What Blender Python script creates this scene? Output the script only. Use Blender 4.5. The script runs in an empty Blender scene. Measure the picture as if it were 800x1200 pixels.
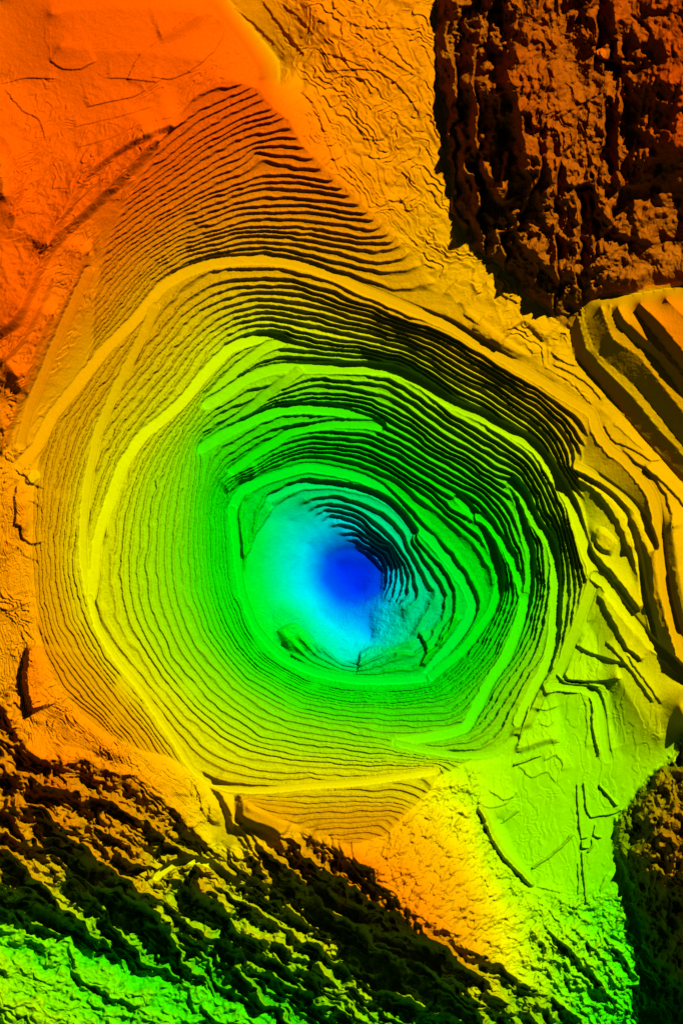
import bpy, math
import numpy as np

# ---------------------------------------------------------------------------
# An open-pit mine seen straight down, tinted by elevation (survey relief map).
# Survey map units: u east, v south, 1 unit = 2 m.  Height = t * RELIEF units.
# ---------------------------------------------------------------------------
S = 2.0                 # metres per survey unit
RELIEF = 440.0          # survey units of height for t = 0..1
SUN_AZ, SUN_EL = 41.0, 50.0
rng = np.random.default_rng(7)

def relief(t):
    return np.where(t < .345, .345 - (.345 - t) * .5, t)

# ----------------------------------------------------------------- noise
_PERM = rng.permutation(512)
_ANG = rng.random(512) * 2 * np.pi
_GX, _GY = np.cos(_ANG).astype(np.float32), np.sin(_ANG).astype(np.float32)

def perlin(x, y, seed=0):
    xi = np.floor(x).astype(np.int64); yi = np.floor(y).astype(np.int64)
    fx = (x - xi).astype(np.float32); fy = (y - yi).astype(np.float32)
    def g(ix, iy, dx, dy):
        h = _PERM[(_PERM[(ix + seed * 37) & 511] + iy + seed * 91) & 511]
        return _GX[h] * dx + _GY[h] * dy
    sx = fx * fx * fx * (fx * (fx * 6 - 15) + 10)
    sy = fy * fy * fy * (fy * (fy * 6 - 15) + 10)
    a = g(xi, yi, fx, fy); b = g(xi + 1, yi, fx - 1, fy)
    c = g(xi, yi + 1, fx, fy - 1); d = g(xi + 1, yi + 1, fx - 1, fy - 1)
    top = a + sx * (b - a); bot = c + sx * (d - c)
    return (top + sy * (bot - top)) * 1.5

def fbm(x, y, octs, seed=0, gain=0.5, lac=2.07):
    r = 0; a = 1.0; f = 1.0
    for i in range(octs):
        r = r + a * perlin(x * f, y * f, seed + i); a *= gain; f *= lac
    return r

def ridged(x, y, octs, seed=0, gain=0.5, lac=2.1):
    r = 0; a = 1.0; f = 1.0
    for i in range(octs):
        n = 1 - np.abs(perlin(x * f, y * f, seed + i)) * 2
        r = r + a * n * np.abs(n); a *= gain; f *= lac
    return r

def sstep(a, b, x):
    t = np.clip((x - a) / (b - a), 0, 1)
    return t * t * (3 - 2 * t)

# ----------------------------------------------------------------- the survey
# haul roads: (key, label, width, [(u, v, t) ...])
ROADS = [
 ('upper', 'broad gold haul road along the top of the pit under the fan of upper benches', 12.5,
  [(25,543,.755),(44,523,.745),(61,489,.735),(88,455,.73),(125,408,.72),(162,371,.712),(189,337,.705),(216,320,.70),(250,308,.70),(292,304,.70),(332,306,.70),(366,314,.70),(400,327,.70),(427,340,.70),(467,357,.70),(501,371,.695),(532,385,.69),(564,405,.69),(597,425,.69),(631,445,.69),(665,467,.69),(692,484,.69),(699,505,.69),(714,526,.69),(730,538,.69),(748,558,.69),(762,578,.69),(768,598,.69),(770,620,.69),(773,650,.69),(780,701,.69),(793,752,.685),(806,790,.68),(860,900,.68)]),
 ('olive ramp', 'olive ramp dropping down the left pit wall between gold road and yellow switchback', 10.5,
  [(182,361,.705),(159,411,.685),(135,459,.665),(115,509,.645),(105,557,.63),(99,600,.618),(98,651,.607),(104,692,.60)]),
 ('yellow', 'bright yellow haul road climbing from left switchback to the hairpin near pit top', 12,
  [(108,697,.60),(111,678,.60),(115,634,.598),(124,600,.595),(130,585,.592),(145,543,.59),(169,509,.585),(192,490,.58),(216,468,.575),(243,435,.567),(268,409,.56),(287,401,.555),(309,396,.55),(329,398,.545)]),
 ('low left', 'thin straight track slanting down the lower left pit wall to bottom rim', 8,
  [(106,700,.60),(115,735,.603),(135,769,.607),(159,799,.612),(182,833,.618),(202,863,.622),(223,897,.627),(243,914,.63),(268,924,.632),(310,926,.63),(360,921,.625),(420,917,.615),(470,910,.605),(510,904,.59)]),
 ('hairpin', 'short lime ramp doubling back below the hairpin end of yellow road', 11,
  [(331,400,.544),(309,409,.54),(285,426,.532),(265,446,.525),(246,465,.519),(243,473,.517)]),
 ('lime', 'long lime haul road sweeping across mid pit and down its right wall', 12.5,
  [(244,474,0.505),(265,461,0.506),(285,446,0.506),(309,436,0.507),(332,431,0.508),(366,432,0.508),(417,432,0.512),(457,434,0.514),(478,442,0.520),(501,455,0.526),(532,475,0.533),(564,489,0.540),(597,506,0.548),(624,523,0.553),(641,543,0.559),(655,567,0.564),(671,597,0.570),(682,634,0.576),(692,664,0.581),(695,678,0.582)]),
 ('lime link', 'sloping lime link road from right rim junction down to lower right yard', 12,
  [(695,680,.57),(689,697,.56),(678,728,.545),(665,759,.53),(655,786,.52),(645,803,.515)]),
 ('green ramp', 'green ramp slanting left below the long lime road', 10,
  [(350,435,.517),(334,447,.507),(316,459,.49),(292,480,.47),(265,500,.455),(243,515,.447)]),
 ('green', 'bright green haul road ending at the central hairpin above inner ring', 12,
  [(238,525,.44),(265,508,.44),(299,491,.438),(332,480,.436),(366,478,.434),(400,483,.43),(434,493,.427),(445,499,.425)]),
 ('green back', 'green bench road doubling back left under central hairpin', 9.5,
  [(444,500,.42),(427,498,.418),(393,497,.415),(363,501,.41),(339,507,.405),(322,518,.40),(295,535,.395),(272,552,.39)]),
 ('inner ring', 'green ring road circling the deep inner pit', 11.5,
  [(272,596,0.318),(285,574,0.317),(316,560,0.316),(359,548,0.315),(400,554,0.314),(427,562,0.312),(447,573,0.311),(469,594,0.310),(494,622,0.309),(515,644,0.308),(532,668,0.307),(545,688,0.306),(553,710,0.302),(546,730,0.302),(530,752,0.302),(512,774,0.302),(499,793,0.302)]),
 ('inner ring west', 'pale green bench road round the left and lower side of cyan hollow', 10,
  [(272,598,0.325),(277,640,0.323),(283,690,0.320),(300,735,0.318),(330,768,0.315),(370,788,0.312),(420,797,0.310),(465,797,0.307),(497,794,0.305)]),
 ('inner bench', 'lower green bench just inside the ring road above blue hollow', 8,
  [(318,583,0.272),(340,573,0.270),(353,569,0.267),(380,568,0.265),(405,571,0.262),(434,578,0.260),(454,588,0.257),(470,603,0.255),(484,622,0.252)]),
 ('right inner', 'green road on right pit wall, innermost of the three forked branches', 10,
  [(537,585,0.378),(547,594,0.372),(558,606,0.366),(569,627,0.359),(577,645,0.353),(583,668,0.347),(584,685,0.341),(576,714,0.335),(557,742,0.329),(540,763,0.322),(520,780,0.316),(505,793,0.310)]),
 ('right middle', 'green branch road on right wall joining the fork from the left', 9.5,
  [(560,606,0.378),(573,614,0.384),(590,639,0.391),(599,658,0.397),(606,676,0.404),(613,700,0.410)]),
 ('right outer', 'green branch road on right wall dropping straight into the fork', 9.5,
  [(599,566,0.455),(603,578,0.448),(607,592,0.442),(614,627,0.435),(620,654,0.428),(620,674,0.422),(617,699,0.415)]),
 ('right low', 'green road below the fork curving down to pit bottom right', 12,
  [(614,702,0.412),(612,718,0.420),(603,744,0.428),(593,768,0.435),(572,801,0.443),(557,831,0.451),(545,852,0.459),(520,860,0.466),(490,865,0.474),(464,869,0.482)]),
 ('right rim', 'lime road hugging the right pit wall outside the forked green branches', 11,
  [(600,566,0.457),(611,579,0.463),(626,612,0.469),(640,628,0.475),(648,650,0.481),(650,680,0.488),(648,732,0.494),(641,774,0.500),(624,808,0.506),(606,846,0.512)]),
 ('lower return', 'lime return road running right from the tip of the curved green road', 8,
  [(466,871,.484),(500,879,.492),(540,885,.50),(578,882,.507),(604,866,.511)]),
 ('dump left', 'yellow road on the right side dumps below gold haul road, upper strip', 9,
  [(676,546,.655),(690,553,.655),(708,566,.65),(720,575,.65),(736,588,.65),(752,606,.65),(760,624,.655),(765,640,.665)]),
 ('dump mid', 'narrow yellow strip road between two black dump faces', 6,
  [(681,560,.635),(700,570,.63),(716,582,.63),(728,595,.63),(738,618,.63),(747,651,.628),(752,684,.625),(759,718,.625),(768,755,.625)]),
 ('dump low', 'yellow road dropping diagonally from rim junction to right edge', 11,
  [(697,676,.575),(708,685,.58),(722,704,.59),(746,735,.605),(766,758,.615),(786,775,.62),(806,796,.62),(860,860,.62)]),
 ('mountain', 'pale lime track curling round the dark south west slope', 8,
  [(184,1028,0.600),(197,1017,0.598),(212,1010,0.597),(230,1008,0.595),(248,1014,0.593),(262,1025,0.592),(275,1034,0.590)]),
 ('olive strip', 'brownish flat strip road along outer left rim of pit', 11,
  [(104,318,.86),(78,374,.83),(57,425,.80),(37,475,.775),(25,520,.757)]),
 ('lower yard', 'lime road round the rectangular cut in lower right yard', 10,
  [(645,803,.515),(660,803,.515),(683,806,.515),(697,814,.515),(703,835,.515),(707,870,.513),(711,890,.51)]),
]

# height spot lines: (half width, [(u, v, t) ...])
SPOTS = [
 # upper left plateau
 (2, [(60,15,1.02),(140,10,1.02),(230,15,1.0)]), (2, [(70,55,1.02),(150,60,1.02),(235,70,1.01)]),
 (2, [(100,105,1.0),(170,105,1.0),(222,105,1.0)]), (1, [(-50,0,.93),(0,0,.93)]), (1, [(0,90,.96),(40,100,.98)]),
 (1, [(0,150,1.0),(20,140,1.0)]), (2, [(0,190,1.04),(5,230,1.04)]), (1, [(45,190,.985),(40,250,.97)]),
 (1, [(0,300,.975),(10,330,.965)]), (1, [(0,380,.95),(25,360,.95)]), (1, [(0,415,.90),(20,440,.89)]),
 (1, [(0,480,.83),(8,520,.79)]), (1, [(0,560,.785),(12,600,.785),(10,660,.785),(8,720,.775),(10,780,.77)]),
 (1, [(27,590,.79),(30,620,.79)]), (1, [(42,770,.79),(48,800,.80)]),
 (1, [(228,108,1.0),(190,160,.985),(160,200,.97),(125,255,.925),(112,290,.885)]),
 # top crest of the fan of benches, right ends
 (1, [(232,112,.995),(255,97,1.0),(275,95,1.0),(300,103,.975),(318,125,.945),(335,140,.92),(350,165,.895),(375,195,.865),(405,225,.835),(440,262,.785),(466,290,.745)]),
 (1, [(320,190,.86),(300,180,.868)]),
 # yellow gully and top middle plateau
 (2, [(262,-20,.84),(268,0,.81),(300,38,.765),(326,70,.745),(328,95,.785)]),
 (1, [(245,5,.98),(275,40,.96),(300,75,.95),(305,90,.95)]), (1, [(300,0,.80),(340,50,.775),(355,100,.80)]),
 (1, [(360,0,.84),(400,50,.83),(440,70,.82)]), (1, [(480,0,.81),(500,50,.80),(505,110,.79),(512,160,.78)]),
 (1, [(380,120,.81),(400,170,.81),(430,210,.79)]), (1, [(450,130,.80),(470,180,.78),(480,230,.765)]),
 (1, [(470,270,.745),(500,290,.725),(520,310,.712)]), (1, [(515,200,.765),(522,250,.73),(530,275,.715)]),
 (1, [(540,320,.705),(580,335,.70),(610,360,.70),(640,390,.695),(655,420,.69)]),
 (1, [(545,375,.70),(580,397,.695),(620,422,.692),(660,447,.69)]), (1, [(705,480,.695),(735,510,.695),(765,545,.695),(800,575,.695)]),
 # inner pit hollow
 (1, [(382,655,.055),(405,643,.05),(431,649,.05),(447,668,.05),(445,690,.05),(425,705,.052),(400,702,.055),(383,684,.058),(382,655,.055)]),
 (5, [(402,665,.03),(425,670,.03),(420,688,.03)]),
 (1, [(365,640,.12),(368,665,.10),(372,690,.10)]), (1, [(342,612,.20),(340,640,.19),(345,670,.165),(352,695,.15)]),
 (1, [(318,610,.25),(308,640,.275),(305,680,.28),(318,725,.28)]), (1, [(375,715,.125),(395,735,.135),(415,755,.15)]),
 (1, [(332,712,.27),(350,722,.25),(362,735,.24)]), (1, [(345,750,.285),(365,770,.275)]), (1, [(395,765,.19),(418,778,.20)]),
 (1, [(350,590,.24),(385,600,.17),(420,630,.09)]), (1, [(430,610,.19),(462,640,.19),(480,675,.19),(487,705,.2)]),
 (1, [(455,640,.12),(462,668,.11)]), (1, [(430,706,.08),(432,725,.085),(434,750,.105)]), (1, [(470,708,.20),(478,725,.22),(486,746,.24)]),
 (1, [(425,768,.19),(440,780,.27)]), (1, [(500,745,.25),(480,760,.25),(460,765,.26)]), (1, [(510,690,.235),(515,715,.245)]),
 
 # pit walls between the roads
 (1, [(232,560,.45),(226,620,.45),(228,690,.45),(245,740,.45),(290,795,.445),(350,825,.44),(420,832,.43),(480,828,.415),(520,815,.40)]),
 (1, [(182,590,.52),(178,650,.52),(180,700,.52),(205,765,.52),(250,820,.52),(310,858,.52),(380,868,.51),(450,868,.49)]),
 (1, [(60,620,.69),(60,680,.69),(72,730,.69),(110,790,.69),(150,840,.69),(175,870,.69)]), (1, [(36,560,.755),(34,640,.76),(40,700,.755),(55,770,.76)]),
 (1, [(70,480,.725),(62,540,.71),(60,580,.70)]),
 (1, [(500,895,.56),(540,895,.535),(580,895,.52)]),
 (1, [(340,942,.66),(400,942,.66),(470,935,.64),(500,930,.615)]), (1, [(360,962,.70),(410,968,.72),(445,965,.72),(470,955,.69)]),
 
 # lower left shoulder
 (1, [(70,830,.80),(110,860,.81),(140,885,.80)]), (1, [(175,895,.735),(215,915,.675)]), (1, [(235,925,.65),(250,950,.64),(255,975,.63)]),
 (1, [(275,950,.65),(275,990,.635),(285,1010,.62)]), (1, [(290,945,.69),(320,960,.70),(340,968,.71)]),
 # crest of the south west slope
 (1, [(-40,800,.76),(5,825,.77),(22,852,.79),(45,880,.80),(75,890,.80),(110,895,.79),(150,910,.765),(185,935,.71),(215,965,.65),(245,990,.62)]),
 (1, [(330,985,.69),(362,980,.73),(385,990,.755),(415,1005,.80),(440,1025,.81),(470,1060,.80),(500,1080,.79),(535,1105,.74),(570,1122,.66),(610,1140,.56),(650,1165,.48),(690,1200,.42)]),
 (1, [(400,1040,.655),(430,1060,.655),(470,1095,.65),(505,1120,.63)]), (1, [(-40,890,.80),(0,900,.78),(30,915,.76),(60,930,.74)]), (1, [(-40,960,.74),(0,965,.72),(50,975,.70),(100,960,.70),(150,975,.66)]),
 (1, [(-40,1020,.66),(0,1020,.63),(60,1030,.60),(110,1040,.565)]), (1, [(-40,1070,.54),(0,1066,.50),(45,1090,.46),(80,1092,.455),(130,1125,.435),(200,1145,.43),(260,1168,.425),(330,1195,.435),(400,1230,.43)]),
 (1, [(150,1040,.54),(180,1075,.50)]), (1, [(195,995,.60),(215,985,.60),(240,990,.605),(262,1008,.60)]), (1, [(230,1050,.51),(270,1080,.49)]), (1, [(300,1040,.575),(340,1060,.57)]), (1, [(300,1110,.475),(370,1140,.465)]),
 (1, [(380,1050,.62),(420,1080,.60)]), (1, [(430,1120,.54),(480,1150,.51)]), (1, [(400,1190,.45),(460,1200,.45),(520,1200,.465)]),
 (1, [(560,1160,.55),(600,1185,.50)]), (1, [(0,1110,.50),(20,1130,.49),(10,1190,.51)]), (1, [(80,1180,.475),(130,1190,.475),(130,1260,.48)]), (1, [(200,1185,.45),(260,1210,.44)]),
 # spur and lower right yard
 (1, [(465,985,.725),(480,1020,.775),(500,1055,.785),(530,1085,.74)]), (1, [(510,980,.665),(530,1020,.69),(555,1060,.675)]),
 (1, [(545,955,.585),(560,990,.575),(580,1020,.55),(600,1050,.535)]), (1, [(520,930,.585),(550,935,.545)]),
 (1, [(585,960,.50),(605,1000,.50),(630,1035,.50)]), (1, [(600,930,.505),(640,960,.50),(660,1000,.497),(668,1040,.49)]),
 (1, [(690,1010,.49),(700,960,.495),(705,920,.50)]), (1, [(600,1090,.57),(640,1090,.51)]), (1, [(590,1120,.60),(620,1115,.545)]),
 (1, [(670,1080,.475),(700,1070,.465),(720,1050,.46)]), (1, [(650,1130,.475),(690,1170,.43)]), (1, [(720,1110,.435),(740,1160,.40),(755,1200,.375),(770,1260,.36)]),
 (1, [(655,830,.503),(665,870,.503),(650,895,.51)]), (1, [(690,730,.54),(700,760,.535),(705,780,.53)]), (1, [(670,780,.525),(690,785,.525)]),
 (1, [(723,792,.57),(746,830,.575),(772,864,.575)]), (1, [(712,805,.525),(718,850,.515),(730,888,.515)]), (1, [(795,825,.66),(806,850,.66)]), (1, [(760,800,.60),(775,830,.60)]),
 (1, [(695,622,.605),(705,618,.605),(718,640,.605),(720,652,.60)]), (1, [(731,645,.61),(741,680,.605)]),
 # north east mountain
 (1, [(512,-40,.775),(512,0,.775),(510,60,.775),(519,130,.765),(525,180,.75),(529,250,.72),(553,288,.705),(580,310,.70),(620,345,.70),(652,372,.695),(668,380,.70),(690,350,.75),(712,347,.77),(740,345,.80),(800,335,.81)]),
 (1, [(548,-40,.85),(548,0,.85),(552,100,.845),(558,180,.82),(574,250,.77),(612,300,.748),(652,335,.738),(690,325,.79)]),
 (1, [(610,0,1.0),(615,100,1.0),(630,180,.95),(645,240,.865),(690,290,.845),(745,305,.84),(800,300,.85)]),
 (1, [(690,10,.99),(715,60,.985),(722,110,.975),(705,170,.93),(712,215,.90)]), (1, [(660,130,.98),(690,120,.975)]),
 (1, [(733,60,.975),(735,120,.965),(733,200,.90)]), (1, [(752,40,1.08),(756,120,1.07),(752,200,1.0),(765,250,.91),(800,270,.89)]),
 (1, [(800,0,1.22),(790,90,1.19),(783,170,1.14),(778,187,1.10)]), (2, [(860,60,1.24),(804,110,1.23),(797,170,1.20)]),
 # side dumps: toe and crest of each face
  *[(1, [(u + du, v - du, t + dt) for u, v, t in pts]) for du, dt, pts in (
  (0, .0, [(668,385,.692),(670,415,.692),(699,448,.69),(722,475,.69),(749,509,.69),(780,543,.69),(800,567,.69),(860,640,.69)]),
  (1.5, .0, [(674,368,.74),(686,411,.75),(712,438,.752),(739,465,.752),(766,499,.752),(800,536,.752),(860,600,.752)]),
  (0, .0, [(679,363,.745),(689,391,.755),(695,411,.757),(719,432,.757),(746,455,.757),(773,489,.757),(800,523,.757),(860,590,.757)]),
  (1.5, .0, [(702,361,.815),(716,398,.826),(746,418,.828),(766,442,.828),(787,469,.828),(800,486,.828),(860,560,.828)]),
  (0, .0, [(714,359,.82),(722,381,.83),(739,398,.832),(766,418,.832),(787,445,.832),(800,469,.832),(860,545,.832)]),
  (.5, .0, [(723,360,.855),(730,374,.866),(753,395,.87),(776,415,.87),(800,442,.87),(860,510,.87)]),
  (0, .0, [(741,361,.86),(759,384,.872),(773,401,.874),(800,435,.874),(860,500,.874)]),
  (0, .0, [(750,356,.90),(773,378,.935),(800,411,.94),(860,470,.94)]))],
 (1, [(780,350,.92),(800,370,.943),(860,380,.945)]),
 (1, [(786,613,.735),(791,651,.735),(797,684,.735),(806,730,.73)]),
 # south east mountain
 (1, [(812,850,.56),(790,880,.535),(772,902,.525),(745,926,.51),(719,968,.495),(720,990,.49),(738,1040,.465),(754,1110,.43),(768,1160,.40),(785,1200,.375),(810,1260,.36)]),
 (1, [(800,890,.60),(775,925,.59),(752,950,.575),(744,985,.55),(762,1040,.53),(778,1110,.495),(794,1160,.455),(808,1200,.42)]),
 (1, [(800,930,.66),(780,965,.65),(780,1005,.65),(797,1040,.65),(810,1110,.60),(830,1180,.56)]), (1, [(860,900,.85),(850,1020,.85),(860,1200,.75)]),
]

# cut faces: (height, face width, reach, (direction that is higher), [(u, v) ...])
NE, N_, E_, W_, NW = (1,-1), (0,-1), (1,0), (-1,0), (-1,-1)
MOUNTAIN_CUTS = [
 (18,12,26,NE,[(98,944),(118,964),(148,981),(179,998)]), (16,12,24,NE,[(7,951),(37,962),(61,967),(72,990)]), (18,12,26,NE,[(3,998),(30,1016),(67,1033)]),
 (26,20,30,NE,[(86,1000),(125,1025),(159,1042),(180,1060)]), (14,9,20,NE,[(105,974),(135,998),(148,1018)]), (22,16,26,NE,[(-10,1038),(7,1045),(44,1062),(81,1089)]),
 (20,14,26,NE,[(148,1048),(182,1072),(202,1092),(236,1109)]), (16,11,22,NE,[(219,1045),(250,1065),(275,1074)]), (12,9,20,NE,[(200,1030),(225,1040),(245,1052)]),
 (16,12,24,NE,[(270,1088),(316,1109),(339,1116)]), (18,12,24,NE,[(302,1123),(343,1136),(383,1150)]), (18,12,24,NE,[(345,1028),(393,1052),(440,1075)]),
 (16,10,20,NE,[(467,1086),(484,1102),(515,1116)]), (16,12,22,NE,[(376,1119),(413,1136),(450,1160)]), (16,12,22,NE,[(20,925),(50,935),(80,930)]), (18,14,24,NE,[(150,925),(180,955),(200,985)]),
 (26,9,30,E_,[(714,5),(719,40),(720,72)]), (30,10,30,E_,[(728,76),(725,111),(719,169),(722,218)]), (22,14,26,E_,[(594,60),(596,100),(604,140),(612,200)]), (24,14,26,E_,[(556,95),(552,150),(562,200),(585,240)]),
 (16,10,22,E_,[(640,150),(636,190),(652,235)]), (16,9,20,NE,[(600,270),(625,305),(655,330)]), (14,8,18,E_,[(686,225),(690,270),(694,310)]), (14,8,18,NE,[(700,245),(725,275),(760,285)]),
]
SCARPS = [
 (2.6,2.5,22,N_,[(61,73),(74,81),(94,81),(110,74)]), (2.2,2,16,NW,[(182,91),(202,93),(223,83),(250,61),(263,40),(260,24)]),
 (2,2,14,(0,1),[(260,24),(243,15),(216,24),(190,45),(165,62),(150,90)]), (4,16,20,N_,[(192,46),(215,37),(245,20)]),
 (1.5,2,12,NW,[(91,148),(135,138),(175,126)]), (1.6,2,12,NW,[(94,172),(131,162),(162,147),(202,137)]),
 (2,2,12,NW,[(84,223),(91,202),(111,191),(128,172)]), (16,11,26,NW,[(60,285),(101,212),(135,182),(169,162),(200,150)]),
 (21,14,26,NW,[(-5,398),(20,378),(40,338),(58,295),(88,263),(118,236),(152,202),(184,169)]), (8,8,24,W_,[(6,158),(22,178),(27,216),(20,250)]),
 (9,9,16,NW,[(-5,430),(20,411),(44,371),(62,330)]), (6,8,20,NW,[(-5,505),(14,500),(28,470)]),
 (19,13,24,NW,[(36,455),(60,400),(85,350),(104,300)]), (14,9,20,NW,[(8,520),(25,470),(45,410),(62,372)]), (2.4,2,12,NW,[(30,320),(50,285),(80,250),(110,215)]), (2.2,2,12,NW,[(72,255),(95,232),(128,205)]), (2.2,2,14,N_,[(130,92),(150,92),(180,96)]), (2.4,2,14,NW,[(105,125),(135,118),(160,112),(186,95)]), (2,2,12,NE,[(10,110),(25,128),(45,140),(52,160)]), (2.2,2,12,N_,[(5,98),(30,92),(62,92)]), (2,2,12,NW,[(60,230),(70,205),(85,188)]),
 (2.6,2,14,NE,[(275,10),(300,30),(320,50)]), (2.8,2,14,NE,[(310,5),(330,32),(352,60)]), (2.4,2,12,E_,[(355,108),(372,130),(382,165),(396,200)]), (2.6,2,14,NE,[(378,62),(400,68),(425,78)]), (2.4,2,14,N_,[(420,40),(440,55),(455,50)]), (2.6,2,14,NE,[(440,60),(465,75),(480,85)]),
 (3,2,14,N_,[(383,98),(400,89),(424,93),(434,108)]), (3,2,14,NE,[(386,83),(417,81),(444,84),(467,101),(481,118),(489,132)]),
 (2.4,2,14,E_,[(403,111),(417,128),(420,148),(427,162)]), (2.4,2,14,N_,[(427,162),(447,164),(464,145)]), (1.6,2,10,NE,[(359,111),(376,145),(400,196)]),
 (1.6,2,10,NE,[(368,108),(388,145),(408,190),(412,215)]), (3,3,16,NE,[(335,8),(350,20),(363,36)]), (2.2,2,14,NE,[(390,7),(410,27),(440,34),(460,32)]),
 (2.4,2,10,NE,[(461,216),(471,202),(482,212)]), (1.6,2,10,NE,[(440,190),(447,223),(461,256),(488,287)]), (2.5,2,10,NE,[(470,235),(478,248),(490,240)]),
 (4,5,16,(1,1),[(523,340),(535,328),(552,322)]), (4,5,18,(1,1),[(541,352),(555,343),(570,332)]), (4,5,18,(1,1),[(556,382),(568,370),(582,364)]),
 (6,6,22,N_,[(588,402),(600,384),(614,378),(622,385),(634,397)]), (4,3,14,NE,[(585,344),(595,350),(604,354)]), (3,2.5,12,NE,[(546,370),(558,379)]), (3.4,2.5,12,NE,[(569,398),(583,408),(600,420)]),
 (3,2,12,NE,[(648,415),(660,424),(672,428)]), (3,2.4,12,NE,[(650,428),(668,437),(690,452),(702,466)]), (2,2,10,NE,[(640,432),(665,447),(690,472)]),
 (3.2,2.4,16,NE,[(708,500),(713,511),(722,519),(736,524),(750,532),(762,540),(770,539)]), (1.6,1.5,8,NE,[(720,498),(735,512),(750,525)]),
 (1.8,1.5,8,NE,[(730,486),(750,508),(775,535),(800,557)]),
 *MOUNTAIN_CUTS,
 (11,8,14,E_,[(247,921),(259,936),(267,951),(270,968)]), (15,11,26,NE,[(279,934),(281,957),(295,966),(309,970),(328,980)]),
 (5,3,8,NE,[(277,968),(288,979),(298,1000),(307,1010)]), (4,3,8,NE,[(295,977),(305,994),(316,1008)]), (3.5,2.5,8,NE,[(281,984),(290,996),(291,1008)]), (3,2,8,NE,[(214,900),(222,912),(233,930),(236,945)]),
 (4,3,8,E_,[(378,992),(385,1003),(390,1018)]), (5,3,8,E_,[(398,992),(402,1003),(412,1016)]), (4,3,8,E_,[(412,990),(414,1005),(425,1022)]), (4,3,8,E_,[(367,985),(378,1010),(392,1035)]),
 (6,3,14,NE,[(20,572),(17,584),(19,597),(18,614),(24,617),(26,629),(37,638),(47,636)]), (3.4,2.4,10,NE,[(29,557),(36,566),(47,571)]), (2,2,8,NE,[(33,587),(40,588),(47,594)]), (1.8,2,8,NE,[(20,640),(30,652),(44,657)]),
 (22,9,24,E_,[(32,760),(30,780),(29,805),(36,830)]), (9,5,14,NE,[(4,826),(14,855),(28,875),(50,895),(80,903)]),
 (2.5,2,8,NE,[(2,530),(8,537),(14,541)]), (2.2,2,10,NE,[(0,713),(12,716),(25,710),(36,706)]), (1.6,2,8,NE,[(45,735),(60,760),(75,785)]),
 (6,3.2,22,N_,[(633,830),(638,815),(652,809),(664,811),(682,811)]), (6,3.2,16,NE,[(682,811),(690,816),(693,828),(693,846),(695,866),(700,882)]),
 (2,2,10,E_,[(680,814),(686,828),(687,850),(686,872)]), (5.5,4,22,N_,[(660,790),(664,796),(677,798),(700,799),(722,797)]), (6,4.5,22,N_,[(678,758),(689,765),(712,773),(729,778)]),
 (6,9,16,N_,[(610,880),(625,875),(640,870),(650,870)]), (2.4,2,8,N_,[(632,832),(640,833),(650,829)]), (2,2,8,N_,[(634,850),(641,852),(648,847)]), (2.6,2.4,10,N_,[(640,890),(650,885),(656,890),(658,900)]),
 (7,4,14,NE,[(703,702),(719,732),(732,757),(748,772)]), (4,3,10,NE,[(712,755),(730,775),(748,800),(762,820)]), (3,2.5,9,NE,[(735,770),(752,795),(772,822)]),
 (10,6,12,NE,[(690,642),(700,655),(722,680),(746,712)]), (8,6,12,NE,[(690,566),(705,585),(722,612),(735,640)]), (6,5,10,NE,[(740,610),(760,655),(764,700),(772,735)]),
 (7,5,12,E_,[(735,640),(746,670),(757,705)]), (5,4,10,E_,[(788,670),(795,710),(806,745)]), (5,4,10,NE,[(757,548),(778,580),(788,615)]), (5,4,10,NE,[(728,535),(755,548),(785,575),(806,600)]),
 (7,4,14,(0,1),[(420,776),(423,764),(440,757),(462,757),(478,752)]), (6,4,12,(-1,1),[(345,768),(358,776),(374,783)]), (5,4,12,(0,1),[(328,738),(345,730),(362,742),(375,760)]), (5,3,10,(0,1),[(335,750),(350,744),(362,757)]), (8,4,14,E_,[(492,745),(500,760),(494,775)]), (6,3,10,E_,[(512,752),(520,735),(530,722)]),
 (5,3,12,NW,[(290,650),(300,625),(318,600)]), (6,3.5,12,NW,[(270,575),(282,565),(300,552)]),
 (2.4,2,10,NE,[(575,928),(590,938),(600,935)]), (2.2,2,10,N_,[(558,940),(572,947),(590,944),(604,930)]), (2,2,10,NE,[(610,900),(622,912),(640,905),(648,915)]),
 (4,2.4,8,NE,[(640,1065),(655,1080),(672,1068),(678,1060)]), (2.2,2,8,NE,[(630,1040),(642,1043),(655,1046)]),
 (9,6,14,NE,[(655,1100),(675,1125),(700,1150),(720,1180)]), (5,3,12,NE,[(672,1090),(700,1118),(725,1150),(745,1195)]), (4,2.4,12,NE,[(733,1108),(745,1125),(762,1135)]), (5,3,12,NE,[(640,1098),(660,1130),(690,1165)]),
 (3,2.4,9,NE,[(700,1050),(705,1035),(710,1025)]), (2.4,2,9,NE,[(712,1080),(720,1090),(735,1092)]),
 (4,3,14,NW,[(683,142),(660,128),(642,140)]), (6,4,16,NW,[(642,146),(675,125),(705,108),(712,98)]), (4,3,12,(1,-1),[(645,150),(652,175),(658,190)]),
 (11,5,14,NE,[(688,52),(700,66),(715,72),(728,68)]), (6,3,10,NE,[(742,18),(758,30),(766,45)]), (9,5,12,E_,[(772,80),(760,150),(748,210)]), (8,4,8,E_,[(764,85),(752,150),(744,205)]), (8,4,8,E_,[(758,85),(746,150),(738,200)]),
 (9,6,18,E_,[(796,95),(790,130),(778,170),(780,188),(800,196)]), (5,3,10,E_,[(690,130),(684,160),(678,185)]), (5,3,10,E_,[(712,150),(706,190),(700,230)]),
]

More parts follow.
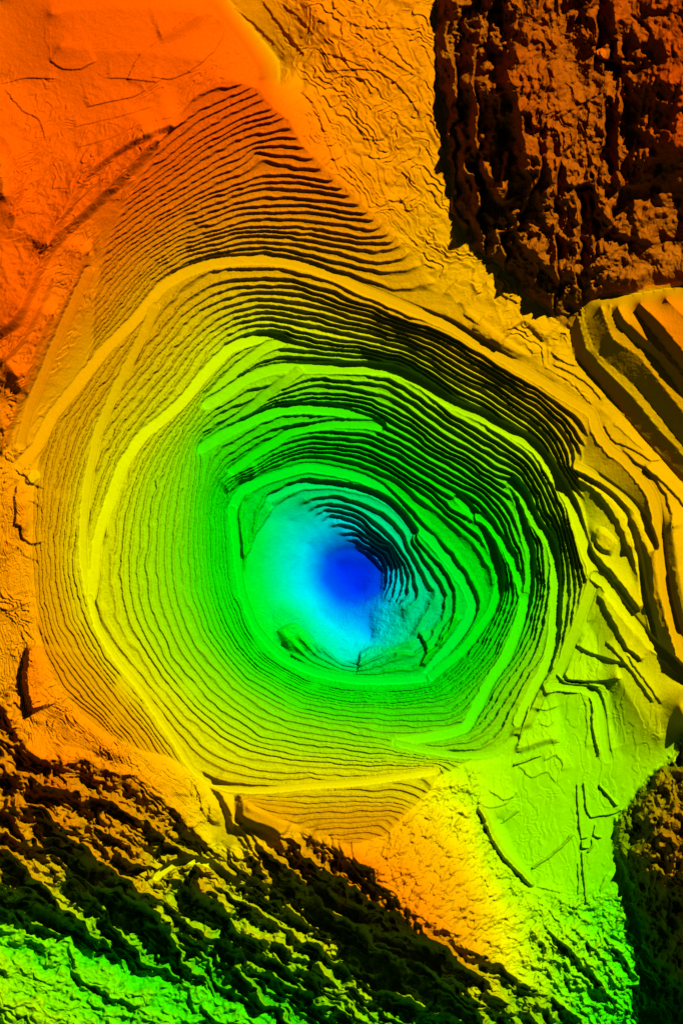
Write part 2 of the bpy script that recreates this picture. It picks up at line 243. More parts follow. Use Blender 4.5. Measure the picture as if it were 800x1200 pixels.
# earth dikes standing on the ground: (height, half width, label, [(u, v) ...])
DIKES = [
 (8,3.6,'long dark bent dike on the left edge of flat lime yard', [(562,948),(568,958),(575,978),(590,1002),(607,1020),(622,1036)]),
 (1.3,1.4,'short low dike alone near the middle top of flat lime yard', [(587,964),(597,957),(607,950)]),
 (1.8,1.8,'slanting dike crossing the lower end of flat lime yard', [(624,1017),(640,1006),(655,994),(670,978)]),
 (1.9,1.6,'hooked dike curving from north towards mountain foot, right of double yard track', [(684,918),(686,937),(687,947),(692,957),(702,955),(715,954),(727,949)]),
 (3.4,1.9,'short black straight dike beside the brown mountain foot', [(702,920),(712,931),(722,943)]),
 (2.0,1.5,'vertical yard dike ending in a small foot above the square pond', [(676,920),(677,942),(680,976),(681,982),(687,981)]),
 (3.4,1.9,'dark straight vertical dike south of the square pond', [(682,1000),(684,1026),(687,1057)]),
 (1.5,1.4,'thin vertical dike left of dark straight one south of pond', [(677,1012),(678,1030),(677,1047)]),
 (2.4,1.5,'corner dike forming left and lower side of the square pond', [(682,986),(682,993),(688,993)]),
 (1.9,1.5,'curved dike forming right side of the square pond', [(693,984),(694,990),(689,998)]),
 (2.0,1.5,'small L shaped dike up and right of the square pond', [(697,967),(696,979),(703,981)]),
 (1.6,1.5,'low dike along left side of the rectangular cut, beside slanted lime apron', [(620,828),(613,850),(607,872)]),
 (2.2,1.7,'slanted dike below the rectangular cut in lime yard', [(603,896),(619,890),(632,885)]),
 (1.7,1.5,'low dike along the upper edge of lime road round rectangular cut', [(653,791),(661,799),(670,801),(685,802),(700,804)]),
]
# heaps: (height, label, centre, radii, angle degrees)
HEAPS = [
 (9,'yellow oval spoil heap on right dumps above the rim junction', (708,634),(19,12),55),
 (5,'rounded gold heap in broken ground left of the left pit rim', (38,560),(11,8),-50),
 (6,'yellow heap beside black cut face at bottom pit rim', (252,955),(14,9),70),
 (6,'small yellow heap at the tail of terraced bottom quarry', (276,1000),(12,8),40),
 (4,'green stepped mound inside the pit beside cyan slope', (345,748),(26,17),35),
 (5,'round orange heap on the dark north east mountain shelf', (702,62),(7,6),0),
]

# ----------------------------------------------------------------- coarse height field (2-unit grid)
G = 2.0; X0, Y0, X1, Y1 = -60, -60, 860, 1260
nx, ny = int((X1 - X0) / G) + 1, int((Y1 - Y0) / G) + 1
cx = X0 + G * np.arange(nx); cy = Y0 + G * np.arange(ny)
CX, CY = np.meshgrid(cx, cy)

def seg_field(px, py, pts):
    """distance, signed side and position index along a polyline"""
    best = np.full(px.shape, 1e9, np.float32); side = np.zeros(px.shape, np.float32); val = np.zeros(px.shape, np.float32); end = np.zeros(px.shape, np.float32)
    for i in range(len(pts) - 1):
        ax, ay = pts[i][:2]; bx, by = pts[i + 1][:2]
        dx, dy = bx - ax, by - ay; L2 = dx * dx + dy * dy
        if L2 == 0: continue
        s = ((px - ax) * dx + (py - ay) * dy) / L2
        sc = np.clip(s, 0, 1)
        ex, ey = px - (ax + sc * dx), py - (ay + sc * dy)
        d = np.sqrt(ex * ex + ey * ey)
        m = d < best
        best = np.where(m, d, best)
        side = np.where(m, np.sign((px - ax) * dy - (py - ay) * dx), side)
        val = np.where(m, i + sc, val)
        e = np.zeros_like(s)
        if i == 0: e = np.maximum(e, -s * math.sqrt(L2))
        if i == len(pts) - 2: e = np.maximum(e, (s - 1) * math.sqrt(L2))
        end = np.where(m, e, end)
    return best, side, val, end

def smooth_path(pts, step=3.0):
    """Catmull-Rom resample so traced lines bend like graded earth"""
    P = np.array(pts, float); out = []
    for i in range(len(P) - 1):
        p0 = P[max(i - 1, 0)]; p1 = P[i]; p2 = P[i + 1]; p3 = P[min(i + 2, len(P) - 1)]
        n = max(1, int(np.hypot(*(p2 - p1)[:2]) / step))
        for k in range(n):
            t = k / n
            q = 0.5 * ((2 * p1) + (-p0 + p2) * t + (2 * p0 - 5 * p1 + 4 * p2 - p3) * t * t + (-p0 + 3 * p1 - 3 * p2 + p3) * t ** 3)
            l = p1 + (p2 - p1) * t
            out.append(tuple(0.6 * q + 0.4 * l))
    out.append(tuple(P[-1]))
    return out

acc = np.zeros((ny, nx)); cnt = np.zeros((ny, nx))
fixed = np.zeros((ny, nx), bool)
def constrain(pts, hw, weight=1.0):
    us = [p[0] for p in pts]; vs = [p[1] for p in pts]
    i0 = max(0, int((min(us) - hw - X0) / G) - 2); i1 = min(nx, int((max(us) + hw - X0) / G) + 3)
    j0 = max(0, int((min(vs) - hw - Y0) / G) - 2); j1 = min(ny, int((max(vs) + hw - Y0) / G) + 3)
    if i1 <= i0 or j1 <= j0: return
    d, _, v, _ = seg_field(CX[j0:j1, i0:i1], CY[j0:j1, i0:i1], pts)
    t = np.interp(v, np.arange(len(pts)), [p[2] for p in pts])
    m = d <= max(hw, 1.1)
    acc[j0:j1, i0:i1][m] += (t * weight)[m]; cnt[j0:j1, i0:i1][m] += weight
for hw, pts in SPOTS: constrain(pts, hw)
for k, lab, w, pts in ROADS: constrain(pts, w / 2 - 1, 20.0)

def relax(acc, cnt, init, its):
    fix = cnt > 0; tgt = np.where(fix, acc / np.maximum(cnt, 1e-9), 0)
    f = np.where(fix, tgt, init)
    for _ in range(its):
        p = np.pad(f, 1, mode='edge')
        f = np.where(fix, tgt, 0.25 * (p[:-2, 1:-1] + p[2:, 1:-1] + p[1:-1, :-2] + p[1:-1, 2:]))
    return f
def down(a):
    h, w = a.shape; a = np.pad(a, ((0, h % 2), (0, w % 2)))
    return a[0::2, 0::2] + a[1::2, 0::2] + a[0::2, 1::2] + a[1::2, 1::2]
pyr = [(acc, cnt)]
while min(pyr[-1][0].shape) > 14: pyr.append((down(pyr[-1][0]), down(pyr[-1][1])))
f = np.full(pyr[-1][0].shape, 0.6)
for lv in range(len(pyr) - 1, -1, -1):
    a, c = pyr[lv]
    if f.shape != a.shape: f = np.repeat(np.repeat(f, 2, 0), 2, 1)[:a.shape[0], :a.shape[1]]
    f = relax(a, c, f, 250)
for _ in range(3):                                   # take the crease off the spot lines
    p = np.pad(f, 1, mode='edge')
    keep = (CX > 664) & (CY > 330) & (CY < 620)                       # tipped faces keep their sharp crests
    f = np.where(keep, f, 0.5 * f + 0.125 * (p[:-2, 1:-1] + p[2:, 1:-1] + p[1:-1, :-2] + p[1:-1, 2:]))
BASE = f

def poly_mask(poly, soft):
    """1 inside, 0 outside, soft edge (on the coarse grid)"""
    n = len(poly); inside = np.zeros(CX.shape, bool)
    for i in range(n):
        ax, ay = poly[i]; bx, by = poly[(i + 1) % n]
        if ay == by: continue
        c = ((ay > CY) != (by > CY)) & (CX < (bx - ax) * (CY - ay) / (by - ay) + ax)
        inside ^= c
    d = seg_field(CX, CY, list(poly) + [poly[0]])[0]
    sd = np.where(inside, d, -d)
    return sstep(-soft, soft, sd)

PIT = [(228,112),(252,97),(276,95),(304,104),(322,128),(338,140),(355,172),(400,215),(440,255),(470,288),(500,325),(535,355),(590,398),(640,432),(688,470),(690,497),(680,530),(676,552),(682,590),(688,630),(694,680),(676,740),(652,795),(622,850),(590,872),(545,893),(512,910),(500,930),(478,950),(452,978),(410,990),(375,975),(345,965),(318,955),(290,938),(255,925),(228,905),(195,885),(168,880),(130,862),(95,835),(68,800),(50,760),(42,700),(38,650),(40,575),(48,530),(66,492),(92,450),(110,400),(112,345),(125,290),(150,235),(185,175),(210,138)]
CONE = [(318,592),(345,582),(385,612),(420,640),(450,670),(452,700),(470,706),(484,745),(460,765),(425,770),(400,775),(380,758),(355,745),(335,742),(312,752),(292,725),(284,690),(290,640)]
BLUE = [(384,656),(404,643),(430,649),(447,668),(444,691),(426,705),(400,702),(384,686)]
MTNE = [(512,-60),(513,0),(511,60),(520,130),(527,180),(531,250),(556,290),(584,312),(622,347),(654,376),(668,384),(682,358),(710,342),(745,338),(800,326),(870,320),(870,-60)]
MTSE = [(870,820),(800,868),(772,904),(746,927),(721,966),(721,990),(740,1040),(756,1110),(770,1160),(790,1205),(815,1270),(870,1270)]
MTSW = [(-60,800),(5,824),(16,858),(45,886),(100,893),(150,908),(187,935),(216,958),(240,985),(272,1005),(300,1000),(330,985),(365,985),(388,992),(420,1012),(445,1032),(475,1066),(510,1090),(545,1112),(590,1135),(640,1165),(680,1195),(700,1240),(560,1240),(420,1235),(330,1196),(260,1170),(200,1148),(130,1128),(80,1097),(40,1090),(0,1068),(-60,1070)]
VALE = [(-60,1070),(0,1068),(40,1090),(80,1097),(130,1128),(200,1148),(260,1170),(330,1196),(420,1235),(420,1280),(-60,1280)]
DUMP = [(668,384),(680,360),(712,345),(745,340),(870,322),(870,900),(806,800),(780,840),(750,800),(720,790),(700,760),(692,700),(694,660),(682,600),(674,545),(688,500),(690,470),(668,440),(664,410)]
YARD = [(648,795),(690,700),(720,790),(780,850),(745,926),(719,968),(720,995),(735,1040),(700,1070),(650,1060),(610,1045),(580,1010),(560,950),(590,900),(620,855)]
SPUR = [(512,910),(560,900),(565,950),(590,1010),(630,1050),(735,1045),(756,1110),(785,1200),(800,1260),(700,1260),(640,1165),(590,1135),(545,1112),(500,1085),(470,1062),(440,1028),(415,1005),(452,978),(500,930)]
TOPW = [(-60,-60),(512,-60),(512,60),(526,180),(530,250),(556,290),(668,380),(664,440),(690,470),(470,288),(400,215),(338,140),(276,95),(228,112),(150,235),(112,345),(40,530),(-60,530)]
LEFT = [(-60,480),(40,520),(36,650),(50,760),(95,835),(170,880),(230,905),(250,960),(230,975),(150,908),(45,886),(0,824),(-60,800)]
MASKS = {k: poly_mask(v, s) for k, v, s in (('pit',PIT,5),('cone',CONE,6),('blue',BLUE,4),('mtne',MTNE,5),('mtse',MTSE,5),('mtsw',MTSW,16),('vale',VALE,20),('dump',DUMP,6),('yard',YARD,10),('spur',SPUR,12),('topw',TOPW,8),('left',LEFT,8))}

# ----------------------------------------------------------------- fine grid (dense over the map, stretching away beyond it)
def axis(a, b, step, out, grow=1.18, first=1.5):
    mid = np.arange(a, b + step / 2, step); ext = []; s = first; p = 0
    while p < out: p += s; ext.append(p); s *= grow
    ext = np.array(ext)
    return np.concatenate([a - ext[::-1], mid, mid[-1] + ext])
STEP = 0.72
gx = axis(-24, 824, STEP, 4200).astype(np.float32); gy = axis(-24, 1224, STEP, 4200).astype(np.float32)
NX, NY = len(gx), len(gy)
U, V = np.meshgrid(gx, gy)

fi = np.clip((gx - X0) / G, 0, nx - 1.001); fj = np.clip((gy - Y0) / G, 0, ny - 1.001)
ii = fi.astype(int); jj = fj.astype(int); wi = (fi - ii).astype(np.float32)[None, :]; wj = (fj - jj).astype(np.float32)[:, None]
def up_lin(a):
    a = a.astype(np.float32)
    r0 = a[jj][:, ii] * (1 - wi) + a[jj][:, ii + 1] * wi
    r1 = a[jj + 1][:, ii] * (1 - wi) + a[jj + 1][:, ii + 1] * wi
    return r0 * (1 - wj) + r1 * wj
def up_cub(a):
    a = a.astype(np.float32)
    def w(t): return (-.5*t+t*t-.5*t**3, 1-2.5*t*t+1.5*t**3, .5*t+2*t*t-1.5*t**3, -.5*t*t+.5*t**3)
    wx = w(wi[0]); wy = w(wj[:, 0])
    r = sum(a[:, np.clip(ii + k - 1, 0, nx - 1)] * wx[k][None, :] for k in range(4))
    return sum(r[np.clip(jj + k - 1, 0, ny - 1)] * wy[k][:, None] for k in range(4))
M = {k: up_lin(v) for k, v in MASKS.items()}
T = up_cub(BASE)

# gentle warp used by everything so edges are never ruler clean
n40 = fbm(U / 46, V / 46, 3, 3); n40b = fbm(U / 46, V / 46, 3, 7); n9 = fbm(U / 9, V / 9, 3, 11); n3 = fbm(U / 2.6, V / 2.6, 2, 21)

def window(pts, pad):
    us = [p[0] for p in pts]; vs = [p[1] for p in pts]
    i0, i1 = np.searchsorted(gx, [min(us) - pad, max(us) + pad]); j0, j1 = np.searchsorted(gy, [min(vs) - pad, max(vs) + pad])
    return slice(j0, j1), slice(i0, i1)

def gather(a, x, y):
    fx = np.clip((x - X0) / G, 0, nx - 1.001); fy = np.clip((y - Y0) / G, 0, ny - 1.001)
    ix = fx.astype(np.int32); iy = fy.astype(np.int32); fx = (fx - ix).astype(np.float32); fy = (fy - iy).astype(np.float32)
    a = a.astype(np.float32)
    return (a[iy, ix] * (1 - fx) + a[iy, ix + 1] * fx) * (1 - fy) + (a[iy + 1, ix] * (1 - fx) + a[iy + 1, ix + 1] * fx) * fy
wx, wy = fbm(U / 30, V / 30, 3, 41) , fbm(U / 30, V / 30, 3, 45)
wu, wv = U + wx * 5 + n9 * 2.5, V + wy * 5 + n40 * 3
for k in ('mtsw', 'mtne', 'mtse', 'vale'): M[k] = gather(MASKS[k], wu, wv)
rug = np.maximum(np.maximum(M['mtne'], M['mtse']), np.maximum(M['mtsw'], M['vale']))
T = T * (1 - rug) + gather(BASE, U + wx * 11 + n9 * 2, V + wy * 11 + n9 * 2) * rug
del wu, wv, rug

# --- benches of the pit
BK = [(-1., -40.), (0., 0.)]
for t1, dt in ((.345, .0255), (.48, .0127), (.70, .0142), (2.0, .0119)): BK.append((t1, BK[-1][1] + (t1 - BK[-1][0]) / dt))
BT = [a for a, b in BK]; BU = [b for a, b in BK]
def bench_u(t): return np.interp(t, BT, BU).astype(np.float32)
def bench_inv(u): return np.interp(u, BU, BT).astype(np.float32)
PW = gather(BASE, U + n40 * 1.9 + n9 * .75 + n3 * .25, V + n40b * 1.9 + n9 * .6 + n3 * .25) * M['pit'] + T * (1 - M['pit'])
u = bench_u(PW)
u = u + .13 * np.sin(u * 1.7 + n40 * 2.0) + .1 * np.sin(u * .83 + 1.0)   # uneven bench widths
fl = np.floor(u); fr = u - fl
hb = np.modf(np.abs(np.sin(fl * 12.9898) * 43758.5453))[0].astype(np.float32)
face = 0.31 + 0.12 * (hb - .5)
s = np.clip(fr / face, 0, 1); s = s * s * (3 - 2 * s) * .5 + s * .5
berm = np.clip((fr - face) / (1 - face), 0, 1)
lip = .42 * sstep(.45, 1.0, s) * (1 - sstep(.06, .46, berm)) * (.75 + .5 * hb)          # berms fall back from a raised lip to the next toe
tu = fl + s * .97 + berm * .03 + lip
TB = bench_inv(tu)
wear = sstep(-.55, .25, fbm(U / 60, V / 60, 3, 31) + .55)                   # slumped patches
softzone = np.exp(-(((U - 235) / 75) ** 2 + ((V - 650) / 120) ** 2))          # finely graded left inner wall
softzone = np.maximum(softzone, .6 * np.exp(-(((U - 280) / 110) ** 2 + ((V - 800) / 70) ** 2)))
amp = M['pit'] * (1 - M['cone']) * (.55 + .45 * wear) * (1 - .22 * softzone)
H = relief(PW * (1 - amp) + TB * amp).astype(np.float32) * RELIEF
del tu, berm, lip, s, hb, face, fl, fr, u, TB, PW

# --- mountains: ridges, gullies and broken rock
def rot(a, sx, sy):
    c, s_ = math.cos(math.radians(a)), math.sin(math.radians(a))
    return (U * c + V * s_) / sx, (-U * s_ + V * c) / sy
a, b = rot(33, 130, 34)
r1 = ridged(a + wx * .14, b + wy * .22, 4, 51, .42)
g1 = ridged(U / 55 + wx * .3, V / 150 + wy * .2, 2, 57)
lump = fbm(U / 19 + wx * .3, V / 19 + wy * .3, 3, 61, .5)
fine = fbm(U / 7, V / 7, 3, 64, .5)
H += M['mtsw'] * (r1 * 23 - np.maximum(g1, 0) * 14 + lump * 1.9 + fine * 1.0)
def saw(q, f=.78):
    r = q - np.floor(q)
    return np.where(r < f, r / f, 1 - sstep(0, 1, (r - f) / (1 - f)))
west = sstep(745, 700, U)
q = (U + wx * 22 + .12 * V) / 52 + fbm(U / 70, V / 110, 2, 92) * .8
a, b = rot(80, 80, 30)
q = (U + wx * 12 + .10 * V) / 46 + fbm(U / 60, V / 170, 3, 92) * .9
bl = sstep(-.25, .35, fbm(U / 50, V / 60, 2, 94)) * .75 + .25
bl = np.maximum(bl, sstep(230, 270, V))
calm = np.maximum(.75 * np.exp(-(((U - 688) / 34) ** 2 + ((V - 105) / 42) ** 2)), .6 * sstep(738, 752, U) * sstep(235, 200, V))
bl = bl * (1 - calm)
lump2 = .55 * lump + .6 * fbm(U / 11 + wx * .3, V / 12 + wy * .3, 3, 96, .5)
NEIN = np.clip(1.9 * gather(poly_mask(MTNE, 20), U + wx * 4, V + wy * 4) - .9, 0, 1)
H += NEIN * (saw(q) * (1 - calm) * (7 + 27 * west * (.45 + .55 * sstep(-.3, .4, n40))) + ridged(a + wx * .3, b + wy * .3, 4, 65, .5) * (3.5 + 3 * west) + bl * lump2 * (2.5 + 4.0 * west) + fine * (.35 + .65 * bl) * (1.3 + 1.3 * west) + fbm(U / 60, V / 60, 2, 68) * 14)
a, b = rot(70, 80, 40)
H += M['mtse'] * (ridged(a + wx * .3, b + wy * .3, 3, 71, .45) * 12 + lump * 5 + fine * 1.6)
a, b = rot(24, 120, 30)
H += M['vale'] * (fbm(a + wx * .35, b + wy * .45, 4, 78, .48) * 15 + ridged(a * 1.6 + wx * .4, b * 1.4, 3, 80, .5) * 2.5 + fine * .9)
a, b = rot(140, 46, 15)
H += M['spur'] * (ridged(a + wx * .7, b + wy * .7, 4, 81) * 2.2 + lump * 6.0 + fine * 2.3)
a, b = rot(52, 90, 20)
H += M['spur'] * sstep(1075, 1115, V + .12 * (700 - U)) * sstep(600, 650, U) * (ridged(a + wx * .25, b + wy * .3, 3, 83, .5) * 10 + lump * 2)

# --- squiggly worked ground: little scarps along the contours of a wandering field
def squiggle(scale, step_h, n, seed, octs=4):
    q = fbm(U / scale + wx * .16, V / scale + wy * .16, octs, seed, .36) * n
    fl_ = np.floor(q); fr_ = q - fl_
    g = sstep(0, .16, fr_)
    return (fl_ + g - q) * step_h
def flow(angle, sx, sy, step_h, n, seed):
    a_, b_ = rot(angle, sx, sy)
    q_ = fbm(a_ + wx * .25, b_ + wy * .25, 2, seed, .4) * n
    r_ = q_ - np.floor(q_)
    return (sstep(0, .18, r_) - r_) * step_h
plat = M['topw'] * (1 - M['mtne']) * (1 - M['pit'])
rough_top = sstep(300, 380, U) * plat
smooth_top = plat * (1 - sstep(300, 380, U)) * sstep(70, 130, V + 60 * (U < 60))
patch = sstep(-.1, .25, fbm(U / 55, V / 55, 2, 95))
patch2 = sstep(-.05, .3, fbm(U / 45, V / 45, 2, 97))
H += squiggle(78, 5.0, 4.6, 85, 2) * (rough_top * (.15 + .7 * patch) * sstep(760, 640, U) + .3 * smooth_top * patch2 + M['left'] * (1 - M['pit']) * .9 * patch2)
H += squiggle(26, 2.6, 4, 89, 2) * (M['yard'] * .3 * sstep(0, .3, fbm(U / 40, V / 40, 2, 99)) + M['spur'] * .45)
H += squiggle(26, 1.6, 4, 91) * M['cone'] * (1 - M['blue']) * sstep(700, 740, V) * .8 * sstep(425, 400, U)
band = plat * (1 - sstep(250, 330, U)) * sstep(110, 190, V + .35 * U)
H += flow(-48, 130, 20, 3.6, 3, 101) * band * (.1 + .6 * patch) + flow(52, 120, 24, 3.8, 2.6, 103) * rough_top * sstep(330, 200, V) * (1 - .75 * patch) + flow(38, 130, 32, 3.2, 2.2, 105) * rough_top * sstep(200, 330, V) * patch2
H += flow(84, 70, 11, 3.0, 4, 107) * M['left'] * (1 - M['pit']) * sstep(60, 40, U) + flow(42, 70, 11, 2.6, 4, 109) * M['left'] * (1 - M['pit']) * sstep(40, 60, U)
H += flow(88, 90, 22, 1.0, 1.6, 111) * M['yard'] * (1 - M['spur'])
H += (n9 * .30 + n3 * .17) * (1 - .8 * M['blue']) * (1 - .6 * M['yard'] * (1 - M['spur']))
H += n3 * .10 * M['pit'] + n9 * .25 * rough_top

# --- cut faces
for h, wf, reach, hi, pts in SCARPS:
    P = smooth_path(pts, 4); W = window(P, reach * 2.4 + wf + 18)
    uu, vv = U[W] + n9[W] * 1.3, V[W] + n40[W] * .8
    d, sd, _, e = seg_field(uu, vv, P)
    dx, dy = P[-1][0] - P[0][0], P[-1][1] - P[0][1]
    flip = 1 if (hi[0] * dy - hi[1] * dx) > 0 else -1
    x = d * sd * flip
    prof = sstep(-wf / 2, wf / 2, x) * np.exp(-np.maximum(x - wf / 2, 0) / reach) * np.exp(-(np.maximum(e, 0) / (4.0 if h < 7 or hi in (E_, NE) else 15.0)) ** 2)
    H[W] += h * prof

# --- haul roads graded over everything
ROADW = {}
for k, lab, w, pts in ROADS:
    P = smooth_path(pts, 4); W = window(P, w / 2 + 8)
    d, sd, v, e = seg_field(U[W] + n9[W] * .7, V[W] + n3[W] * .5, P)
    t = np.interp(v, np.arange(len(P)), [p[2] for p in P]).astype(np.float32)
    edge = w / 2 + n9[W] * .5
    m = 1 - sstep(edge - .3, edge + 2.6, d)
    bund = 0.55 * np.exp(-((d - edge + .4) / .75) ** 2)
    H[W] = H[W] * (1 - m) + (relief(t) * RELIEF + n3[W] * .07 + n9[W] * .12) * m + bund
    ROADW[k] = (W, d < edge + .2)

# --- heaps and dikes (raised ground, kept as things of their own)
ZONE = np.zeros((NY, NX), np.int16)
HEAPF, DIKEF = [], []
for h, lab, c, r, ang in HEAPS:
    W = window([c], max(r) * 1.6); ca, sa = math.cos(math.radians(ang)), math.sin(math.radians(ang))
    dx, dy = U[W] - c[0], V[W] - c[1]
    q = np.sqrt(((dx * ca + dy * sa) / r[0]) ** 2 + ((-dx * sa + dy * ca) / r[1]) ** 2) + n9[W] * .10 + n40[W] * .12
    top = sstep(1.05, .55, q)
    H[W] += h * top * (1 + .08 * n9[W])
    HEAPF.append((W, q < 1.05))
for h, hw, lab, pts in DIKES:
    P = smooth_path(pts, 3); W = window(P, hw + 6)
    d, sd, v, e = seg_field(U[W] + n9[W] * .5, V[W] + n9[W] * .4, P)
    H[W] += (1.5 if h > 2.6 else 2.3) * h * np.clip(1.15 - d / hw, 0, 1) * (1 + .25 * n9[W])
    DIKEF.append((W, d < hw * 1.15))

# ----------------------------------------------------------------- zones of the ground sheet
def put(mask, i): ZONE[mask] = i
Z = {'ground': 0}
def zone(name, mask):
    Z[name] = len(Z); ZONE[mask] = Z[name]
zone('plateau', M['topw'] > .5); zone('rim_ground', M['left'] > .5); zone('spur', M['spur'] > .5); zone('dump', M['dump'] > .5); zone('yard', M['yard'] > .5)
zone('vale', M['vale'] > .5); zone('mtsw', M['mtsw'] > .5); zone('mtne', M['mtne'] > .5); zone('mtse', M['mtse'] > .5)
zone('pit', M['pit'] > .5); zone('cone', M['cone'] > .5); zone('blue', M['blue'] > .5)
for k, (W, m) in ROADW.items():
    Z['road ' + k] = len(Z); ZONE[W][m] = Z['road ' + k]
for i, (W, m) in enumerate(HEAPF): Z['heap %d' % i] = len(Z); ZONE[W][m] = Z['heap %d' % i]
for i, (W, m) in enumerate(DIKEF): Z['dike %d' % i] = len(Z); ZONE[W][m] = Z['dike %d' % i]

# ----------------------------------------------------------------- materials: survey tint by elevation
TINT = [(-.05,(0,40,235)),(.035,(0,48,245)),(.055,(0,82,240)),(.075,(0,122,240)),(.10,(0,165,240)),(.145,(0,228,235)),(.19,(0,232,190)),(.24,(0,232,130)),(.28,(0,233,60)),(.32,(0,236,12)),
        (.40,(22,236,0)),(.45,(75,238,0)),(.505,(152,240,0)),(.55,(190,240,0)),(.59,(228,236,0)),(.635,(236,212,0)),(.69,(238,178,0)),(.74,(240,166,0)),(.79,(243,147,0)),(.86,(247,123,0)),(.94,(250,100,0)),(1.03,(250,90,0)),(1.10,(244,112,0)),(1.28,(246,112,0))]
def lin(c): return tuple(((x / 255) / 12.92 if x / 255 <= .04045 else ((x / 255 + .055) / 1.055) ** 2.4) for x in c)
ALB = 0.25
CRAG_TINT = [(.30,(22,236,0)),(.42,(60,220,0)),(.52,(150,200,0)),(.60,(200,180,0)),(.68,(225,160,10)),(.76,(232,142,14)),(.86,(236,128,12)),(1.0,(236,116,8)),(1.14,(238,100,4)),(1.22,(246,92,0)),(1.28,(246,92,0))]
SPOIL_TINT = [q for q in TINT if q[0] < .7] + [(.75,(240,184,0)),(.83,(243,170,0)),(.87,(244,152,0)),(.94,(244,132,0)),(1.0,(248,110,0))]
def tint_material(name, grain=.10, grain_scale=.25, scale=1.0, TINT=TINT):
    m = bpy.data.materials.new(name); m.use_nodes = True; nt = m.node_tree; N = nt.nodes; L = nt.links
    bs = N['Principled BSDF']; bs.inputs['Roughness'].default_value = 1.0; bs.inputs['Specular IOR Level'].default_value = 0.0
    geo = N.new('ShaderNodeNewGeometry'); sep = N.new('ShaderNodeSeparateXYZ'); L.new(geo.outputs['Position'], sep.inputs[0])
    mr = N.new('ShaderNodeMapRange'); mr.inputs['From Min'].default_value = -.05 * RELIEF * S; mr.inputs['From Max'].default_value = 1.30 * RELIEF * S
    L.new(sep.outputs['Z'], mr.inputs['Value'])
    cr = N.new('ShaderNodeValToRGB'); el = cr.color_ramp.elements
    for i, (t, c) in enumerate(TINT):
        p = (float(relief(t)) + .05) / 1.35; col = tuple(v * ALB for v in lin(c)) + (1,)
        if i < 2: e = el[i]; e.position = p
        else: e = el.new(p)
        e.color = col
    L.new(mr.outputs['Result'], cr.inputs['Fac'])
    nz = N.new('ShaderNodeTexNoise'); nz.inputs['Scale'].default_value = grain_scale; nz.inputs['Detail'].default_value = 4
    L.new(geo.outputs['Position'], nz.inputs['Vector'])
    mm = N.new('ShaderNodeMapRange'); mm.inputs['From Min'].default_value = .3; mm.inputs['From Max'].default_value = .7
    mm.inputs['To Min'].default_value = scale * (1 - grain); mm.inputs['To Max'].default_value = scale * (1 + grain)
    L.new(nz.outputs['Fac'], mm.inputs['Value'])
    mx = N.new('ShaderNodeVectorMath'); mx.operation = 'SCALE'
    L.new(cr.outputs['Color'], mx.inputs[0]); L.new(mm.outputs['Result'], mx.inputs['Scale']); L.new(mx.outputs[0], bs.inputs['Base Color'])
    return m
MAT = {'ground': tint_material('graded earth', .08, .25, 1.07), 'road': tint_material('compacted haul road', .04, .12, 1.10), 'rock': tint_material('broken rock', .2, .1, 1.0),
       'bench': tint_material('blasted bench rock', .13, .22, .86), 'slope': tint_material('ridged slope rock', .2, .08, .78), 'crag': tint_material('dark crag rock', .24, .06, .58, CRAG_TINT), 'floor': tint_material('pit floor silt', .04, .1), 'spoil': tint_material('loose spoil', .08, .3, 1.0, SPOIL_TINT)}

# ----------------------------------------------------------------- meshes
WX = (gx - 400) * S; WY = (600 - gy) * S
def zone_mesh(fm):
    """quads of the height field whose mask is set"""
    j, i = np.nonzero(fm)
    q = np.stack([(j + 1) * NX + i, (j + 1) * NX + i + 1, j * NX + i + 1, j * NX + i], 1)
    used, inv = np.unique(q.ravel(), return_inverse=True)
    vj, vi = np.divmod(used, NX)
    co = np.stack([WX[vi], WY[vj], H[vj, vi] * S], 1).astype(np.float32)
    return co, inv.astype(np.int32), len(q)
FZ = ZONE[:-1, :-1]
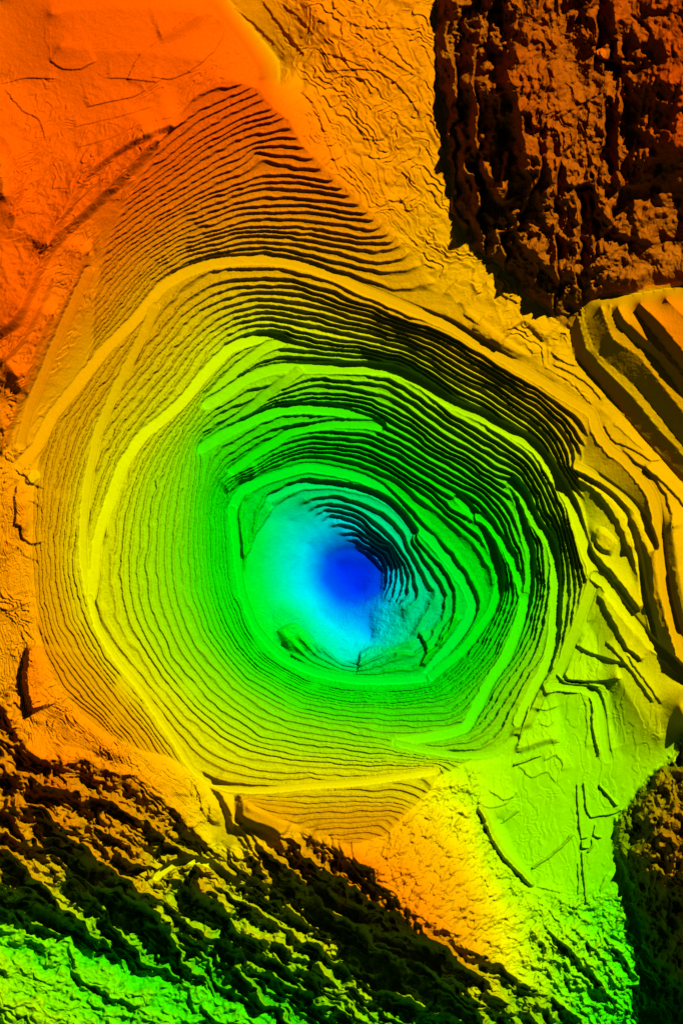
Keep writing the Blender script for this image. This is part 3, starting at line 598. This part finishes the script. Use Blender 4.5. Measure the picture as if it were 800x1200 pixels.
# absorb stray single quads so zone edges stay clean
def build(name, mask, mat, label, cat, kind=None, group=None):
    co, idx, n = zone_mesh(mask)
    if n == 0: print('EMPTY', name, label); return
    me = bpy.data.meshes.new(name); me.vertices.add(len(co)); me.vertices.foreach_set('co', co.ravel())
    me.loops.add(n * 4); me.loops.foreach_set('vertex_index', idx)
    me.polygons.add(n); me.polygons.foreach_set('loop_start', np.arange(0, n * 4, 4, dtype=np.int32))
    me.polygons.foreach_set('use_smooth', np.ones(n, bool))
    me.materials.append(MAT[mat]); me.update(calc_edges=True)
    o = bpy.data.objects.new(name, me); bpy.context.scene.collection.objects.link(o)
    o['label'] = label; o['category'] = cat
    if kind: o['kind'] = kind
    if group: o['group'] = group
    return o
ST = 'structure'
for key, name, mat, label, cat in [
    ('ground','terrain','ground','open ground reaching away beyond the mine on every side','ground'),
    ('plateau','plateau','ground','orange plateau of worked ground above and left of the pit top','plateau'),
    ('rim_ground','rim_ground','ground','broken orange ground along the left pit rim','ground'),
    ('spur','hill','ground','yellow and orange spur hill running south from the pit rim','hill'),
    ('dump','dump_terraces','spoil','right side waste dump terraces with wide black faces and gold flats','terraces'),
    ('yard','yard_ground','ground','flat lime green yard ground below right of the pit','yard'),
    ('vale','valley','rock','green valley ground in the lower left corner','valley'),
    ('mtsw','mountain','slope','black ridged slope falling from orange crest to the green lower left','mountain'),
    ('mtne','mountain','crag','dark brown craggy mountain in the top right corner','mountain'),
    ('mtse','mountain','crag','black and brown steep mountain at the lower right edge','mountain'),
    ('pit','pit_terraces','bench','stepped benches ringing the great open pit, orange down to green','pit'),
    ('cone','pit_slope','floor','smooth cyan inner slope around the blue pit bottom','slope'),
    ('blue','pit_floor','floor','deep blue floor at the very bottom of the pit','pit floor')]:
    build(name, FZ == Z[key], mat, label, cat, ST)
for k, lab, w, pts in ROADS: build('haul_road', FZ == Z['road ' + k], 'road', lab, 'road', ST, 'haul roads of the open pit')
for i, (h, lab, c, r, ang) in enumerate(HEAPS): build('spoil_heap', FZ == Z['heap %d' % i], 'spoil', lab, 'heap', None, 'spoil heaps around the mine')
for i, (h, hw, lab, pts) in enumerate(DIKES): build('earth_dike', FZ == Z['dike %d' % i], 'spoil', lab, 'dike', None, 'earth dikes in the lower right yard')

# ----------------------------------------------------------------- light, sky, camera
sc = bpy.context.scene
w = bpy.data.worlds.new('World'); sc.world = w; w.use_nodes = True
sky = w.node_tree.nodes.new('ShaderNodeTexSky'); sky.sky_type = 'NISHITA'; sky.sun_disc = False; sky.altitude = 3500; sky.air_density = .35; sky.dust_density = .1
sky.sun_elevation = math.radians(SUN_EL); sky.sun_rotation = math.radians(SUN_AZ)
bg = w.node_tree.nodes['Background']; bg.inputs['Strength'].default_value = 0.05
w.node_tree.links.new(sky.outputs[0], bg.inputs['Color'])
sl = bpy.data.lights.new('sun', 'SUN'); sl.energy = 5.0; sl.angle = math.radians(.5); sl.color = (1, .97, .92)
so = bpy.data.objects.new('sun', sl); sc.collection.objects.link(so)
so.rotation_euler = (math.radians(90 - SUN_EL), 0, math.radians(180 - SUN_AZ)); so.location = (0, 0, 3000)
cam = bpy.data.cameras.new('camera'); co = bpy.data.objects.new('camera', cam); sc.collection.objects.link(co)
cam.type = 'ORTHO'; cam.ortho_scale = 1200 * S; cam.clip_start = 10; cam.clip_end = 20000
co.location = (0, 0, 4000); sc.camera = co
sc.view_settings.view_transform = 'Standard'; sc.view_settings.look = 'None'; sc.view_settings.exposure = 1.58; sc.view_settings.gamma = 1.0
sc.cycles.diffuse_bounces = 1; sc.cycles.max_bounces = 2
